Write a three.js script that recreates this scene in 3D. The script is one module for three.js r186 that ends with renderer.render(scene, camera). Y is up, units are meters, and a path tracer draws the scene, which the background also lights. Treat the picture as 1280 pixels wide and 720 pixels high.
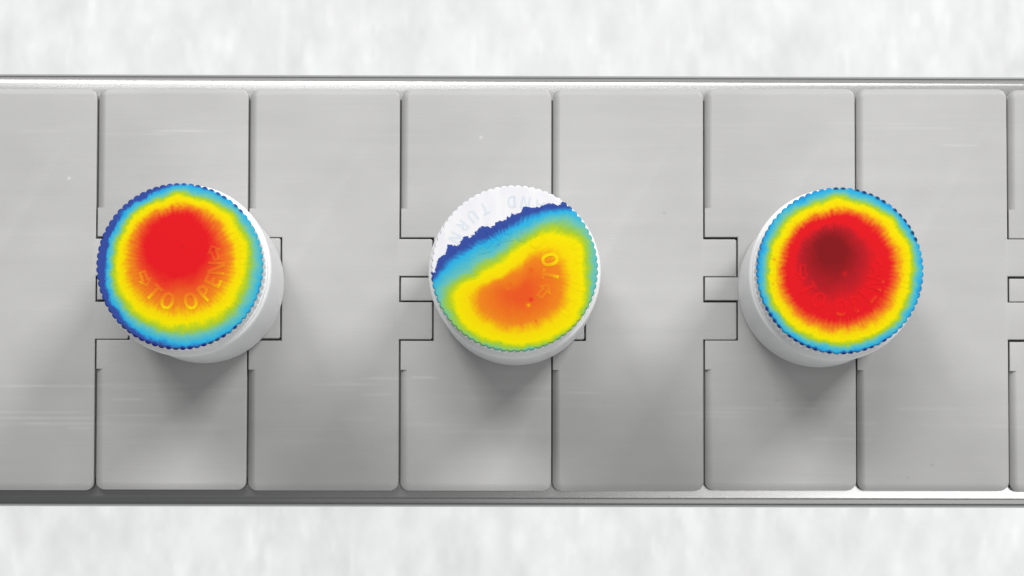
import * as THREE from 'three';
import { FontLoader } from 'three/addons/loaders/FontLoader.js';
import { TextGeometry } from 'three/addons/geometries/TextGeometry.js';
import { RectAreaLightUniformsLib } from 'three/addons/lights/RectAreaLightUniformsLib.js';
import { mergeGeometries, mergeVertices, toCreasedNormals } from 'three/addons/utils/BufferGeometryUtils.js';

// ------------------------------------------------------------ camera, light, exposure
const MM = 0.001;
const scene = new THREE.Scene();
const camera = new THREE.PerspectiveCamera(9.148, 16 / 9, 0.05, 20);
camera.position.set(5 * MM, 898.2 * MM, 56 * MM);
camera.up.set(-0.0017, 0, -1);
camera.lookAt(0, 0, 0);
camera.updateMatrixWorld();

const renderer = new THREE.WebGLRenderer({ antialias: true });
renderer.setSize(1024, 576);
renderer.toneMapping = THREE.LinearToneMapping;
renderer.toneMappingExposure = 1.13;
renderer.shadowMap.enabled = true;

// studio: a grey room and soft boxes hung above and round the line
scene.background = new THREE.Color().setRGB(0.14, 0.142, 0.145);
RectAreaLightUniformsLib.init();
function softbox(name, [x, y, z], w, h, intensity, aim = [0, 0, 0]) {
  const l = new THREE.RectAreaLight(new THREE.Color().setRGB(1, 0.995, 0.985), intensity, w, h);
  l.name = name;
  l.position.set(x, y, z);
  l.lookAt(...aim);
  l.castShadow = true;
  scene.add(l);
  return l;
}
softbox('overhead_softbox', [-0.2, 3.7, -1.55], 1.2, 0.9, 12);
softbox('left_softbox', [-1.55, 3.0, -2.6], 1.05, 0.9, 18);
softbox('right_softbox', [2.1, 3.0, -2.5], 1.05, 0.9, 34);
softbox('back_softbox', [0.4, 1.6, -3.2], 4.5, 2.6, 0.55, [0.4, 0.6, 0]);
softbox('fill_softbox', [0.62, 3.2, 0.15], 0.6, 0.6, 5.5);
softbox('front_softbox', [1.6, 1.8, 2.2], 3.2, 3.0, 0.8, [1.5, 0.2, 0]);

// ------------------------------------------------------------ helpers
function rng(seed) {
  let s = seed >>> 0;
  return () => { s = (s + 0x6d2b79f5) >>> 0; let t = Math.imul(s ^ (s >>> 15), 1 | s); t = (t + Math.imul(t ^ (t >>> 7), 61 | t)) ^ t; return ((t ^ (t >>> 14)) >>> 0) / 4294967296; };
}
const hash = (x, y, s) => { let h = Math.imul(x, 374761393) ^ Math.imul(y, 668265263) ^ Math.imul(s, 2147483647 - 91); h = Math.imul(h ^ (h >>> 13), 1274126177); return ((h ^ (h >>> 16)) >>> 0) / 4294967296; };
function vnoise(x, y, s = 1) {
  const xi = Math.floor(x), yi = Math.floor(y), u = x - xi, v = y - yi;
  const a = u * u * (3 - 2 * u), b = v * v * (3 - 2 * v);
  const h00 = hash(xi, yi, s), h10 = hash(xi + 1, yi, s), h01 = hash(xi, yi + 1, s), h11 = hash(xi + 1, yi + 1, s);
  return (h00 + (h10 - h00) * a) * (1 - b) + (h01 + (h11 - h01) * a) * b;
}
const fbm = (x, y, s, n = 4) => { let t = 0, a = 0.5, k = 0; for (let i = 0; i < n; i++) { t += a * vnoise(x, y, s + i * 17); k += a; x *= 2.03; y *= 2.03; a *= 0.5; } return t / k; };
const toSRGB = (c) => (c <= 0.0031308 ? 12.92 * c : 1.055 * Math.pow(c, 1 / 2.4) - 0.055);
const toLin = (c) => (c <= 0.04045 ? c / 12.92 : Math.pow((c + 0.055) / 1.055, 2.4));
const byte = (v) => Math.max(0, Math.min(255, Math.round(v * 255)));
const smooth = (a, b, x) => { const t = Math.max(0, Math.min(1, (x - a) / (b - a))); return t * t * (3 - 2 * t); };

function texture(w, h, fn, color = true) {           // fn(i, j) -> [r, g, b], linear when colour
  const d = new Uint8Array(w * h * 4);
  for (let j = 0; j < h; j++) for (let i = 0; i < w; i++) {
    const c = fn(i, j), o = (j * w + i) * 4;
    for (let k = 0; k < 3; k++) d[o + k] = byte(color ? toSRGB(Math.max(0, c[k])) : c[k]);
    d[o + 3] = 255;
  }
  const t = new THREE.DataTexture(d, w, h, THREE.RGBAFormat);
  if (color) t.colorSpace = THREE.SRGBColorSpace;
  t.magFilter = THREE.LinearFilter; t.minFilter = THREE.LinearMipmapLinearFilter; t.generateMipmaps = true;
  t.needsUpdate = true;
  return t;
}
const taken = {};
function numbered(name) { const n = (taken[name] = (taken[name] ?? -1) + 1); return n ? `${name}_${String(n).padStart(3, '0')}` : name; }
function mesh(name, geo, mat, parent) {
  const m = new THREE.Mesh(geo, mat);
  m.name = numbered(name); m.castShadow = m.receiveShadow = true;
  parent.add(m);
  return m;
}
function thing(name, label, category, [x, y, z] = [0, 0, 0], group) {
  const o = new THREE.Group();
  o.name = numbered(name); o.position.set(x, y, z);
  o.userData = { label, category };
  if (group) o.userData.group = group;
  scene.add(o);
  return o;
}
function geometryFrom(pos, idx, crease = 0.5) {          // points in millimetres; creases are found before they become metres
  let g = new THREE.BufferGeometry();
  g.setAttribute('position', new THREE.Float32BufferAttribute(pos, 3));
  g.setIndex(idx);
  g = toCreasedNormals(g, crease);
  g.scale(MM, MM, MM);
  return g;
}
// uv from the plan (x, z) in millimetres, over a rectangle
function planUV(g, x0, x1, z0, z1) {
  const p = g.attributes.position, uv = new Float32Array(p.count * 2);
  for (let i = 0; i < p.count; i++) { uv[2 * i] = (p.getX(i) / MM - x0) / (x1 - x0); uv[2 * i + 1] = (p.getZ(i) / MM - z0) / (z1 - z0); }
  g.setAttribute('uv', new THREE.BufferAttribute(uv, 2));
  return g;
}
function lathe(profile, n = 128) {
  return new THREE.LatheGeometry(profile.map(([r, y]) => new THREE.Vector2(r * MM, y * MM)), n);
}

// ------------------------------------------------------------ floor
const FLOOR_Y = -600;
{
  const N = 1024, span = 1.6;
  const map = texture(N, N, (i, j) => {
    const x = (i / N) * span * 1000, z = (j / N) * span * 1000;             // mm
    const wob = fbm(x / 40, z / 90, 3, 3) * 14;
    const a = fbm((x + wob) / 7, z / 13, 11, 4) - 0.5;
    const b = fbm(x / 60, z / 80, 29, 3) - 0.5;
    const c = smooth(0.62, 0.8, fbm(x / 5, z / 16, 41, 3)) * 0.05;
    const v = 0.735 * (1 + 0.25 * a + 0.13 * b) + c;
    return [v * 0.982, v * 0.997, v];
  });
  map.wrapS = map.wrapT = THREE.RepeatWrapping;
  const rough = texture(256, 256, (i, j) => { const v = 0.45 + 0.3 * fbm(i / 6, j / 18, 57, 3); return [v, v, v]; }, false);
  rough.wrapS = rough.wrapT = THREE.RepeatWrapping;
  const g = new THREE.PlaneGeometry(6, 6);
  g.rotateX(-Math.PI / 2);
  const uv = g.attributes.uv;
  for (let i = 0; i < uv.count; i++) uv.setXY(i, uv.getX(i) * 3.75 + 0.5, uv.getY(i) * 3.75 + 0.5);
  const f = mesh('floor', g, new THREE.MeshStandardMaterial({ map, roughnessMap: rough, roughness: 1 }), scene);
  f.position.y = FLOOR_Y * MM;
  f.userData = { kind: 'structure' };
}

// ------------------------------------------------------------ conveyor frame
const BX0 = -260, BX1 = 276;                                   // how far belt and frame run, mm
{
  const frame = thing('conveyor_track', 'pale metal track whose two narrow rounded rails edge the grey belt', 'conveyor track');
  const steelRough = texture(512, 128, (i, j) => { const v = 0.2 + 0.05 * fbm(i / 60, j / 4, 5, 3); return [v, v, v]; }, false);
  steelRough.wrapS = steelRough.wrapT = THREE.RepeatWrapping;
  const steel = new THREE.MeshStandardMaterial({ color: new THREE.Color().setRGB(0.42, 0.42, 0.417), metalness: 1, roughness: 1, roughnessMap: steelRough });
  // section of one rail in (z outwards, y): ledge under the links, rolled lip, outer face, return


  const sectionOf = (fall) => { const section = [[40, -4.7], [49.5, -4.7], [51.5, -4.7 - 2.0 * Math.tan(THREE.MathUtils.degToRad(fall))], [51.8, -4.7 - 2.3 * Math.tan(THREE.MathUtils.degToRad(fall))]], y0 = section[3][1] - 2.45;
  for (let k = 1; k <= 16; k++) { const a = THREE.MathUtils.degToRad((90 - fall) * (1 - k / 16)); section.push([51.78 + 2.45 * Math.cos(a), y0 + 2.45 * Math.sin(a)]); }
  section.push([54.25, -42], [51.6, -42], [51.6, -9.6], [40, -9.6]); return section; };
  function rail(side, fall) {
    const section = sectionOf(fall);
    const pos = [], idx = [], n = section.length;
    for (const x of [BX0, BX1]) for (const [z, y] of section) pos.push(x, y, side * z);
    for (let i = 0; i < n; i++) { const j = (i + 1) % n; idx.push(i, j, n + i, j, n + j, n + i); }
    const tri = THREE.ShapeUtils.triangulateShape(section.map(([z, y]) => new THREE.Vector2(z, y)), []);
    for (const [a, b, c] of tri) { idx.push(a, c, b, n + a, n + b, n + c); }
    if (side < 0) for (let i = 0; i < idx.length; i += 3) [idx[i + 1], idx[i + 2]] = [idx[i + 2], idx[i + 1]];
    const g = geometryFrom(pos, idx, 0.6);
    const p = g.attributes.position, uv = new Float32Array(p.count * 2);
    for (let i = 0; i < p.count; i++) { uv[2 * i] = (p.getX(i) + 0.27) * 1.8; uv[2 * i + 1] = (p.getZ(i) + p.getY(i)) * 12; }
    g.setAttribute('uv', new THREE.BufferAttribute(uv, 2));
    return g;
  }
  mesh('side_rail', rail(-1, 2.4), steel, frame).rotation.y = -0.0022;
  mesh('side_rail', rail(1, 0.5), steel, frame).position.z = 0.35 * MM;
  const bed = new THREE.BoxGeometry((BX1 - BX0) * MM, 1.75 * MM, 95 * MM);
  bed.translate((BX0 + BX1) / 2 * MM, -3.65 * MM, 0);
  mesh('track_bed', bed, new THREE.MeshStandardMaterial({ color: new THREE.Color().setRGB(0.22, 0.22, 0.22), roughness: 0.7 }), frame);
}

// ------------------------------------------------------------ conveyor belt of hinged links
const PITCH = 38, SEAM0 = -104, ZC = 0.25, HALF = 50.3;
{
  const belt = thing('conveyor_belt', 'grey plastic conveyor belt of hinged flat links running across the picture', 'conveyor belt');
  // colour and polish of the worn plastic: rubbed streaks along the run, faint blotches, specks
  const W = 2048, H = 512, R = rng(7);
  const light = new Float32Array(W * H), gloss = new Float32Array(W * H);
  const X = (mm) => (mm - BX0) / (BX1 - BX0) * W, Z = (mm) => (mm + 52) / 104 * H;
  function streak(x, z, len, thick, amount, g = amount) {
    const x0 = X(x - len / 2), x1 = X(x + len / 2), zc = Z(z), th = Math.max(0.7, thick / 104 * H);
    for (let j = Math.floor(zc - 3 * th); j <= zc + 3 * th; j++) for (let i = Math.max(0, Math.floor(x0)); i < Math.min(W, x1); i++) {
      if (j < 0 || j >= H) continue;
      const e = smooth(x0, x0 + (x1 - x0) * 0.25, i) * (1 - smooth(x1 - (x1 - x0) * 0.3, x1, i));
      const w = e * Math.exp(-((j - zc) ** 2) / (2 * th * th)) * (0.5 + 0.7 * vnoise(i / 20, j / 2, 91));
      light[j * W + i] += amount * w; gloss[j * W + i] += g * w;
    }
  }
  function speck(x, z, r, amount) {
    const xc = X(x), zc = Z(z), rx = r / (BX1 - BX0) * W, rz = r / 104 * H;
    for (let j = Math.floor(zc - 3 * rz - 1); j <= zc + 3 * rz + 1; j++) for (let i = Math.floor(xc - 3 * rx - 1); i <= xc + 3 * rx + 1; i++)
      if (i >= 0 && j >= 0 && i < W && j < H) light[j * W + i] += amount * Math.exp(-(((i - xc) / rx) ** 2 + ((j - zc) / rz) ** 2));
  }
  for (let k = 0; k < 420; k++) streak(BX0 + R() * (BX1 - BX0), (R() - 0.5) * 100, 12 + R() * 60, 0.12 + R() * R() * 0.7, (R() - 0.42) * 0.034);
  for (let k = 0; k < 70; k++) { const z = R() < 0.4 ? -39.5 + (R() - 0.5) * 4 : 28 + (R() - 0.3) * 16; streak(BX0 + R() * (BX1 - BX0), z, 10 + R() * 30, 0.12 + R() * 0.3, 0.02 + R() * 0.06); }
  // the marks one can find on the photograph
  streak(-83, -39.4, 18, 0.18, 0.16); streak(-118, -39.4, 16, 0.16, 0.12); streak(-94, -38.6, 22, 0.3, 0.08);
  for (const [x, z, l, a] of [[-118, 31, 30, 0.1], [-116, 32.5, 34, 0.12], [-112, 33.8, 30, 0.1], [-93, 32, 20, 0.1], [-108, 35, 8, 0.1], [-96, 28, 10, 0.12], [-32, 22.5, 14, 0.13], [-22, 22.3, 8, 0.12], [-34, 26.5, 10, 0.1],
    [-41, 24, 20, 0.08], [17, 26, 14, 0.09], [0, 27.6, 30, 0.06], [65, 30, 40, 0.06], [104, 30, 22, 0.06], [-115, 24.5, 36, 0.12], [-90, 24.2, 30, 0.06], [112, -36, 12, 0.07], [50, 31, 26, 0.06]]) streak(x, z, l, 0.22, a * 1.45);
  speck(-111.2, -27.6, 0.35, 0.5); speck(-8, -38, 0.35, 0.4); speck(38, -19, 0.4, -0.16); speck(104.6, 44, 0.35, -0.25); speck(98.5, 47.2, 0.3, -0.2); speck(66, 28, 0.35, -0.15); speck(-77, -26, 0.25, 0.1);
  for (let k = 0; k < 90; k++) speck(BX0 + R() * (BX1 - BX0), (R() - 0.5) * 98, 0.15 + R() * 0.15, (R() - 0.6) * 0.16);
  const tone = (i, j) => {
    const x = BX0 + i / W * (BX1 - BX0), z = -52 + j / H * 104;
    const link = Math.floor((x - SEAM0) / PITCH);
    return 1 + (hash(link, 3, 5) - 0.5) * 0.03 + (fbm(x / 30, z / 3.5, 61, 4) - 0.5) * 0.07 + (fbm(x / 14, z / 12, 71, 3) - 0.5) * 0.11 + (hash(i, j, 9) - 0.5) * 0.012;
  };
  const map = texture(W, H, (i, j) => { const v = 0.415 * tone(i, j) * (1 + light[j * W + i]); return [v * 1.004, v, v * 0.992]; });
  const rough = texture(W, H, (i, j) => { const v = 0.46 - 0.9 * gloss[j * W + i] + (vnoise(i / 40, j / 2, 33) - 0.5) * 0.12; return [v, v, v]; }, false);
  const bump = texture(1024, 512, (i, j) => { const v = 0.5 + 0.3 * (vnoise(i / 30, j / 1.2, 12) - 0.5) + 0.3 * (hash(i, j, 4) - 0.5); return [v, v, v]; }, false);
  const plastic = new THREE.MeshPhysicalMaterial({ map, roughness: 1, roughnessMap: rough, bumpMap: bump, bumpScale: 0.00003, specularIntensity: 0.8 });

  // outline of one link, corner by corner, clockwise from the top left; w = width of its sloped edge, d = its drop
  function linkGeometry(xl, xr) {
    const G = 0.2;                                        // half the joint
    const pts = [];
    const add = (x, z, w, d) => pts.push({ x, z, w, d });
    const zt = ZC - HALF, zb = ZC + HALF, rc = 2.3;
    const L = xl + G, Rr = xr - G;
    const SW = 1.85, SD = 1.5, ew = 0.22, ed = 0.14, lug = 8.25;
    const arc = (cx, cz, r, a0, a1, w0, d0, w1, d1, n = 8) => { for (let k = 0; k <= n; k++) { const t = k / n, a = a0 + (a1 - a0) * t; add(cx + r * Math.cos(a), cz + r * Math.sin(a), w0 + (w1 - w0) * t, d0 + (d1 - d0) * t); } };
    arc(L + rc, zt + rc, rc, Math.PI, 1.5 * Math.PI, SW, SD, 1.5, 0.42);
    arc(Rr - rc, zt + rc, rc, 1.5 * Math.PI, 2 * Math.PI, 1.5, 0.42, ew, ed);
    // right side: two lugs with the next link's lug between them
    const inner = 3.07, outer = 12.75;
    const rr = 0.35;
    const corner = (x, z) => add(x, z, ew, ed);
    corner(Rr, ZC - outer + G); corner(xr + lug - G - rr, ZC - outer + G); corner(xr + lug - G, ZC - outer + G + rr);
    corner(xr + lug - G, ZC - inner - G); corner(Rr, ZC - inner - G); corner(Rr, ZC + inner + G); corner(xr + lug - G, ZC + inner + G);
    corner(xr + lug - G, ZC + outer - G - rr); corner(xr + lug - G - rr, ZC + outer - G); corner(Rr, ZC + outer - G);
    arc(Rr - rc, zb - rc, rc, 0, 0.5 * Math.PI, ew, ed, 1.9, 0.58);
    arc(L + rc, zb - rc, rc, 0.5 * Math.PI, Math.PI, 1.9, 0.58, SW, SD);
    // left side: slope, flush part, pockets for the other link's lugs round the single lug
    const zs = 20.2;
    add(L, ZC + zs, SW, SD); add(L, ZC + zs - 0.01, ew, ed);
    corner(L, ZC + outer + G); corner(xl + lug + G, ZC + outer + G); corner(xl + lug + G, ZC + inner - G);
    corner(L, ZC + inner - G); corner(L, ZC - inner + G); corner(xl + lug + G, ZC - inner + G); corner(xl + lug + G, ZC - outer - G); corner(L, ZC - outer - G);
    add(L, ZC - zs + 0.01, ew, ed); add(L, ZC - zs, SW, SD);
    // inner outline: every point moved in along the mitre of its two neighbours
    const n = pts.length, innerPts = [];
    for (let i = 0; i < n; i++) {
      const p = pts[i];
      let a = pts[(i + n - 1) % n], b = pts[(i + 1) % n];
      const near = (q) => Math.hypot(q.x - p.x, q.z - p.z) < 0.05;
      if (near(a)) a = pts[(i + n - 2) % n];
      if (near(b)) b = pts[(i + 2) % n];
      const u = new THREE.Vector2(p.x - a.x, p.z - a.z).normalize(), v = new THREE.Vector2(b.x - p.x, b.z - p.z).normalize();
      const nu = new THREE.Vector2(-u.y, u.x), nv = new THREE.Vector2(-v.y, v.x);      // inward for this winding
      const m = nu.clone().add(nv).normalize();
      const k = p.w / Math.max(0.35, m.dot(nv));
      innerPts.push(new THREE.Vector2(p.x + m.x * k, p.z + m.y * k));
    }
    const pos = [], idx = [];
    for (const p of pts) pos.push(p.x, -2.7, p.z);
    for (const p of pts) pos.push(p.x, -p.d, p.z);
    const STEPS = 4;
    for (let k = 1; k <= STEPS; k++) pts.forEach((p, i) => { const t = k / STEPS; pos.push(p.x + (innerPts[i].x - p.x) * t, -p.d * Math.pow(1 - t, 1.7), p.z + (innerPts[i].y - p.z) * t); });
    for (let i = 0; i < n; i++) {
      const j = (i + 1) % n;
      idx.push(i, n + i, j, j, n + i, n + j);
      for (let k = 1; k <= STEPS; k++) { const a = k * n, b = a + n; idx.push(a + i, b + i, a + j, a + j, b + i, b + j); }
    }
    for (const t of THREE.ShapeUtils.triangulateShape(innerPts, [])) { const c = cross2(innerPts[t[0]], innerPts[t[1]], innerPts[t[2]]); idx.push(...(c > 0 ? [t[0], t[2], t[1]] : t).map((k) => (1 + STEPS) * n + k)); }
    const g = geometryFrom(pos, idx, 0.35);
    return planUV(g, BX0, BX1, -52, 52);
  }
  const cross2 = (a, b, c) => (b.x - a.x) * (c.y - a.y) - (b.y - a.y) * (c.x - a.x);
  for (let k = -3; k < 11; k++) {
    const x = SEAM0 + (k - 1) * PITCH;
    const l = mesh('belt_link', linkGeometry(x, x + PITCH), plastic, belt);
    l.position.y = (hash(k + 20, 1, 8) - 0.5) * 0.12 * MM;
    l.position.z = (hash(k + 20, 2, 8) - 0.5) * 0.3 * MM;
  }
}

// ------------------------------------------------------------ the bottles
const font = await new FontLoader().loadAsync('fonts/droid/droid_sans_bold.typeface.json');
const white = new THREE.MeshPhysicalMaterial({ color: new THREE.Color().setRGB(0.88, 0.885, 0.89), roughness: 0.42, specularIntensity: 0.7 });
const bodyWhite = new THREE.MeshPhysicalMaterial({ color: new THREE.Color().setRGB(0.84, 0.845, 0.85), roughness: 0.36, specularIntensity: 0.8 });
const CAP_R = 19.45, TOP = 65, PX = 105;                       // heat maps are laid out in 1/105 of the cap's radius
const INK = 0.74;
const css = (r, g, b) => [r / 255, g / 255, b / 255];            // mixed as printed, made linear at the end

// outline of the ribbed cap
const RIBS = 72, PER = 8;
function ribOutline(r, depth) {
  const out = [];
  for (let k = 0; k < RIBS * PER; k++) {
    const a = (k / (RIBS * PER)) * 2 * Math.PI, f = (k % PER) / PER;
    const bump = Math.pow(Math.abs(Math.sin(Math.PI * f)), 0.7);
    const rad = r - depth * (1 - bump);
    out.push([rad * Math.cos(a), rad * Math.sin(a)]);
  }
  return out;
}
function rings(list, capTop) {                                   // list of [outline, y] from below upwards
  const pos = [], idx = [], n = list[0][0].length;
  for (const [o, y] of list) for (const [x, z] of o) pos.push(x, y, z);
  for (let k = 0; k + 1 < list.length; k++) for (let i = 0; i < n; i++) { const j = (i + 1) % n, a = k * n, b = a + n; idx.push(a + i, b + i, a + j, a + j, b + i, b + j); }
  if (capTop) { const c = pos.length / 3; pos.push(0, list[list.length - 1][1], 0); const a = (list.length - 1) * n; for (let i = 0; i < n; i++) idx.push(a + i, c, a + (i + 1) % n); }
  return geometryFrom(pos, idx, 0.45);
}
const skirtGeo = rings([[ribOutline(19.2, 0.3), 52.1], [ribOutline(19.35, 0.42), 63.5], [ribOutline(CAP_R, 0.45), 64.0]]);
const topGeo = planUV(rings([[ribOutline(CAP_R, 0.45), 64.0], [ribOutline(CAP_R, 0.42), 64.45], [ribOutline(CAP_R - 0.12, 0.36), 64.75], [ribOutline(CAP_R - 0.4, 0.2), 64.95], [ribOutline(CAP_R - 0.9, 0), 65]], true), -CAP_R, CAP_R, -CAP_R, CAP_R);
const collarGeo = lathe([[18.2, 52.3], [19.35, 52.25], [19.5, 52.0], [19.55, 51.55], [19.72, 51.45], [20.0, 51.3], [20.25, 50.9], [20.35, 50.3], [20.35, 48.3], [20.2, 47.8], [19.8, 47.6], [17, 47.6]].reverse());
const bodyGeo = lathe([[0, 0.6], [15, 0.6], [17, 0], [18.4, 0.1], [19.3, 0.6], [19.8, 1.4], [19.95, 2.4], [19.95, 40], [19.8, 42], [19.3, 43.6], [18.4, 44.9], [17.4, 45.6], [16.6, 46.2], [16.4, 48.5], [16.4, 56], [0, 56]]);

// one letter, stood on a circle of radius r with its head towards the middle, laid flat on the cap
function onRing(g, size, r, deg, narrow = 1) {
  g.computeBoundingBox();
  const b = g.boundingBox, s = size / Math.max(1e-6, b.max.y - b.min.y);
  g.translate(-(b.min.x + b.max.x) / 2, -(b.min.y + b.max.y) / 2, 0);
  g.scale(s * narrow, s, 1);
  g.rotateX(-Math.PI / 2);                                      // head to -z, raised to +y
  const a = THREE.MathUtils.degToRad(deg);
  g.rotateY(a + Math.PI / 2);
  g.translate(r * Math.cos(a), 0, -r * Math.sin(a));
  g.scale(MM, MM, MM);
  g.translate(0, TOP * MM, 0);
  return planUV(g.index ? g.toNonIndexed() : g, -CAP_R, CAP_R, -CAP_R, CAP_R);
}
const glyph = (ch, size, r, deg, relief) => onRing(new TextGeometry(ch, { font, size: 4, depth: relief, curveSegments: 6, bevelEnabled: false }), size, r, deg, 0.88);
function arrowGeo(deg, r, relief) {
  const s = new THREE.Shape(), p = [[-2, -0.9], [0.2, -0.9], [0.2, -1.9], [2.2, 0], [0.2, 1.9], [0.2, 0.9], [-2, 0.9]];
  p.forEach(([x, y], i) => (i ? s.lineTo(x, y) : s.moveTo(x, y)));
  const h = new THREE.Path(), q = [[-1.4, -0.3], [0.75, -0.3], [0.75, -0.7], [1.4, 0], [0.75, 0.7], [0.75, 0.3], [-1.4, 0.3]];
  q.forEach(([x, y], i) => (i ? h.lineTo(x, y) : h.moveTo(x, y)));
  s.holes.push(h);
  return onRing(new THREE.ExtrudeGeometry(s, { depth: relief, bevelEnabled: false }), 3.6, r, deg);
}

// heat map: levels are closed curves round a centre; the ink runs from one level's colour to the next
function heatTexture(heat, lettering, shift = 0) {
  const N = 640;
  const [cx, cy] = heat.centre;
  return texture(N, N, (i, j) => {
    const px = ((i + 0.5) / N * 2 - 1) * PX, py = ((j + 0.5) / N * 2 - 1) * PX;     // from the cap's middle, y down
    const dx = px - cx, dy = py - cy, th = Math.atan2(-dy, dx), rim = Math.atan2(-py, px);
    let rho = Math.hypot(dx, dy);
    rho += (fbm(px / 5, py / 5, 77, 3) - 0.5) * 3.2 + (fbm(px / 22, py / 22, 78, 2) - 0.5) * 6.5 + (vnoise(rim * 28, Math.hypot(px, py) / 9, 83) - 0.5) * 2.2 * smooth(25, 45, Math.hypot(px, py)) * (1 - smooth(70, 92, Math.hypot(px, py))) + (fbm(px / 9, py / 9, 84, 2) - 0.5) * 4 + (hash(i >> 2, j >> 2, 79) - 0.5) * 2.2;
    const R = heat.levels.map((l) => l.at(th, dx, dy));
    // fine teeth that the ribs and the raised ring leave in the map
    const tooth = Math.abs(((rim / (2 * Math.PI) * 72 + 100) % 1) - 0.5) - 0.25;
    rho += tooth * (1.5 + 5 * hash(Math.floor(rim / (2 * Math.PI) * 72 + 100), 5, 31)) * smooth(30, 55, Math.hypot(px, py)) * (1 - smooth(66, 82, Math.hypot(px, py)));
    rho += shift;
    const jag = heat.jag ? heat.jag(px, py) : 0;
    const C = heat.levels;
    let col;
    const last = C.length - 1;
    const inside0 = rho - R[0] + jag;
    if (inside0 > 0) col = heat.outside ? heat.outside(px, py, inside0, lettering) : C[0].color;
    else if (rho <= R[last]) col = C[last].color;
    else {
      let k = 0;
      while (k < last && rho <= R[k + 1]) k++;
      const t = Math.max(0, Math.min(1, (R[k] - rho) / Math.max(1e-3, R[k] - R[k + 1])));
      col = C[k].color.map((c, q) => c + (C[k + 1].color[q] - c) * t);
    }
    for (const [sx, sy, sr, sc] of heat.spots ?? []) { const w = Math.exp(-(((px - sx) ** 2 + (py - sy) ** 2) / (sr * sr))); if (w > 0.02) col = col.map((c, q) => c + (sc[q] - c) * Math.min(1, w) * 0.65); }
    const edge = Math.hypot(px, py), deg = (rim * 180 / Math.PI + 360) % 360, cog = Math.floor(rim / (2 * Math.PI) * 72 + 100);
    for (const [a0, a1, amount, ink] of heat.rim ?? []) if (deg > a0 && deg < a1 && hash(cog, 7, 55) < amount)
      { const w = smooth(98.5 + 3 * hash(cog, 9, 56), 103, edge) * (0.5 + 0.5 * Math.cos(2 * Math.PI * (rim / (2 * Math.PI) * 72 + 0.5))); col = col.map((c, q) => c + (ink[q] - c) * w * 0.9); }
    return col.map((c) => toLin(c) * INK);
  });
}
const circle = (cap, c, x, y, r, color) => {                     // a level that is a circle, x y in the picture's pixels
  const ox = x - cap[0] - c[0], oy = y - cap[1] - c[1];
  return { color, at: (th) => { const ux = Math.cos(th), uy = -Math.sin(th), b = ux * ox + uy * oy; return b + Math.sqrt(Math.max(0, b * b + r * r - ox * ox - oy * oy)); } };
};
const polar = (radii, color) => ({ color, at: (th) => {          // a level given by its radius at equal steps of angle
  const n = radii.length, f = ((th / (2 * Math.PI)) * n + n) % n, i = Math.floor(f), t = f - i;
  const [a, b, c, d] = [radii[(i + n - 1) % n], radii[i % n], radii[(i + 1) % n], radii[(i + 2) % n]];
  return b + 0.5 * t * (c - a + t * (2 * a - 5 * b + 4 * c - d + t * (3 * (b - c) + d - a)));
} });
const BLUE = css(58, 82, 165), CYAN = css(46, 182, 236), TEAL = css(112, 199, 188), LIME = css(178, 210, 48), YELLOW = css(252, 236, 0), GOLD = css(254, 222, 5),
  ORANGE = css(246, 140, 30), FLAME = css(242, 92, 36), RED = css(236, 28, 36), CRIMSON = css(196, 30, 40), MAROON = css(140, 26, 30);

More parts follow.
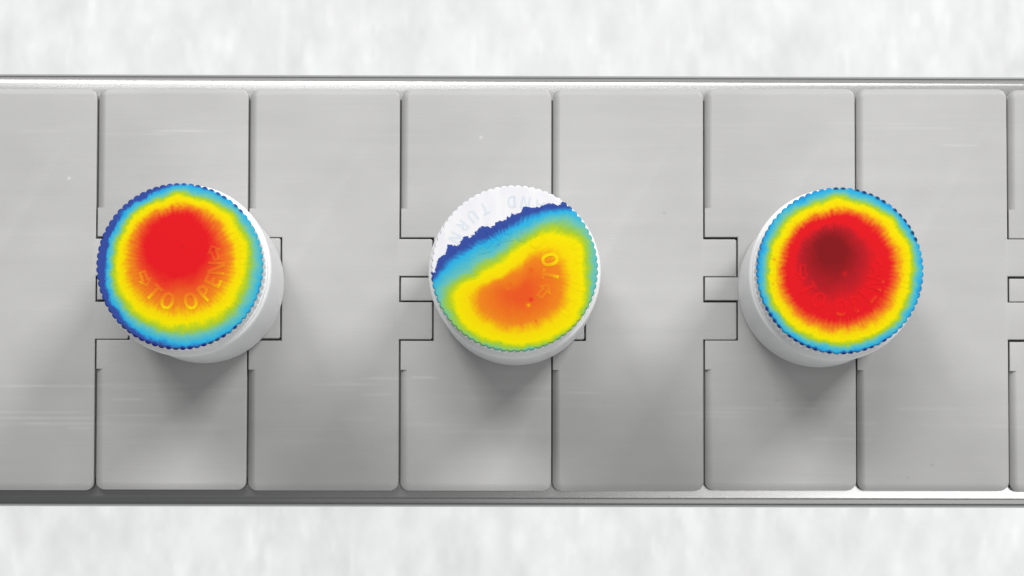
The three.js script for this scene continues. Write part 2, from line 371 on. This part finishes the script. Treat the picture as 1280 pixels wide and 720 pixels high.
const caps = [];
{ // left
  const cap = [224.5, 331.5], c = [-2.5, -18];
  const L = (x, y, r, col) => circle(cap, c, x, y, r, col);
  caps.push({ at: [-76.8, 0, -0.9], turn: 0, centre: c, shift: 8, rim: [[225, 305, 0.9, css(62, 70, 100)], [235, 330, 0.45, css(40, 44, 150)], [40, 130, 0.8, css(52, 74, 150)]],
    label: 'white bottle with dark blue left cap rim and a bright red cap middle', spots: [[3, -24, 1.4, CRIMSON], [-71, -65, 4, css(30, 170, 236)]],
    levels: [L(235, 332, 105.5, BLUE), L(231, 330, 99, CYAN), L(229, 328.5, 91.5, TEAL), L(227, 326.5, 85.5, LIME), L(226, 324.5, 79, YELLOW), L(225, 323, 72, GOLD), L(224, 320, 63, ORANGE), L(223, 313, 52, FLAME), L(221, 306, 38, RED)] });
}
{ // middle
  const c = [9, 31];
  const jag = (x, y) => { const s = (x * 0.87 - y * 0.49) / 22; return (Math.abs((s % 1 + 1) % 1 - 0.42) - 0.25) * 7 + (vnoise(s * 2.3, 3, 8) - 0.5) * 5 + (vnoise(s * 5, 3, 18) - 0.5) * 1.5; };
  caps.push({ at: [0.9, 0, -0.5], turn: 123, centre: c, shift: 14, jag,
    label: 'white bottle whose cap shows bare white plastic above a slanting jagged dark blue band',
    outside: (x, y, d, lettering) => { const f = (fbm(x / 7, y / 20, 15, 3) - 0.5) * 0.05; return (lettering ? css(235, 242, 250) : css(251, 251, 255)).map((c, q) => c * (0.985 + f * (q < 2 ? 1 : 0.5))); },
    spots: [[-5, 20, 2, FLAME], [-10, 30, 2.4, FLAME], [21, 39, 2.6, RED], [21, 2, 3, FLAME], [18, 46, 2.2, GOLD], [-8, 25, 1.8, ORANGE], [27, 66, 2, FLAME], [-20, -30, 2, css(60, 150, 220)]],
    levels: [
      polar([140, 140, 140, 125, 103, 93, 99, 113, 120, 140, 140, 140, 140, 140, 140, 140], BLUE),
      polar([133, 136, 137, 118, 93, 83, 88, 105, 119, 130, 130, 130, 130, 130, 130, 130], BLUE),
      polar([122, 128, 130, 110, 84, 75, 80, 96, 115, 122, 120, 120, 120, 120, 120, 120], CYAN),
      polar([89, 97, 113, 100, 72, 63, 64, 75, 101, 98, 88, 78, 73, 74, 78, 84], TEAL),
      polar([83, 89, 100, 87, 62, 53, 54, 62, 87, 86, 78, 71, 67, 69, 73, 78], LIME),
      polar([77, 82, 92, 78, 54, 45, 47, 55, 79, 79, 72, 65, 62, 63, 67, 72], YELLOW),
      polar([62, 66, 70, 60, 39, 33, 34, 43, 64, 64, 58, 54, 51, 50, 51, 57], GOLD),
      polar([49, 52, 53, 46, 30, 26, 27, 33, 50, 51, 45, 41, 39, 38, 40, 44], ORANGE),
      polar([12, 12, 12, 10, 7, 6, 7, 9, 13, 14, 13, 12, 11, 11, 11, 11], FLAME)] });
}
{ // right
  const cap = [1050, 338], c = [-10, -18];
  const L = (x, y, r, col) => circle(cap, c, x, y, r, col);
  caps.push({ at: [76.4, 0, -0.1], turn: -17, centre: c, shift: 8, rim: [[15, 100, 0.7, css(34, 44, 78)], [205, 310, 0.55, css(38, 48, 130)]],
    label: 'white bottle whose cap has a dark maroon middle inside a red and yellow ring', spots: [[-82, -14, 2, ORANGE], [6, 4, 3, RED], [-84, 17, 1.2, ORANGE]],
    levels: [L(1050, 338, 113, BLUE), L(1050, 338, 101.5, CYAN), L(1050, 338, 96, TEAL), L(1050.5, 338.5, 91.5, LIME), L(1050, 338.5, 87, YELLOW), L(1049.5, 338, 80.5, GOLD), L(1049, 337, 74, ORANGE), L(1047, 335, 64, RED), L(1043, 331, 51, RED), L(1041, 324, 40, CRIMSON), L(1037, 314, 17, MAROON)] });
}

for (const h of caps) {
  const b = thing('pill_bottle', h.label, 'bottle', h.at.map((v) => v * MM), 'bottles standing in a row on the belt');
  mesh('body', bodyGeo, bodyWhite, b);
  const cap = mesh('cap', skirtGeo, white, b);
  mesh('collar', collarGeo, white, cap);
  const print = { roughness: 0.55, specularIntensity: 0.08 };
  const topMat = new THREE.MeshPhysicalMaterial({ ...print, map: heatTexture(h, false) });
  const raisedMat = new THREE.MeshPhysicalMaterial({ ...print, map: heatTexture(h, true, h.shift) });
  const plainMat = h.outside ? new THREE.MeshPhysicalMaterial({ ...print, map: heatTexture(h, true) }) : topMat;
  mesh('top_panel', topGeo, topMat, cap);
  const innerDeg = [226, 251, 288, 314, 336, 357];
  [...'TOOPEN'].forEach((ch, i) => mesh('letter', glyph(ch, 4.0, 8.5, innerDeg[i] + h.turn, 0.07), h.outside && i > 1 ? plainMat : raisedMat, cap));
  mesh('arrow', arrowGeo(200 + h.turn, 8.6, 0.07), raisedMat, cap);
  mesh('arrow', arrowGeo(22 + h.turn, 8.6, 0.07), h.outside ? plainMat : raisedMat, cap);
  [...'PUSH DOWN AND TURN'].forEach((ch, i) => { if (ch !== ' ') mesh('letter', glyph(ch, 2.9, 15.5, -54.5 + 12 * (i - 10) + h.turn, 0.035), plainMat, cap); });
}

renderer.render(scene, camera);
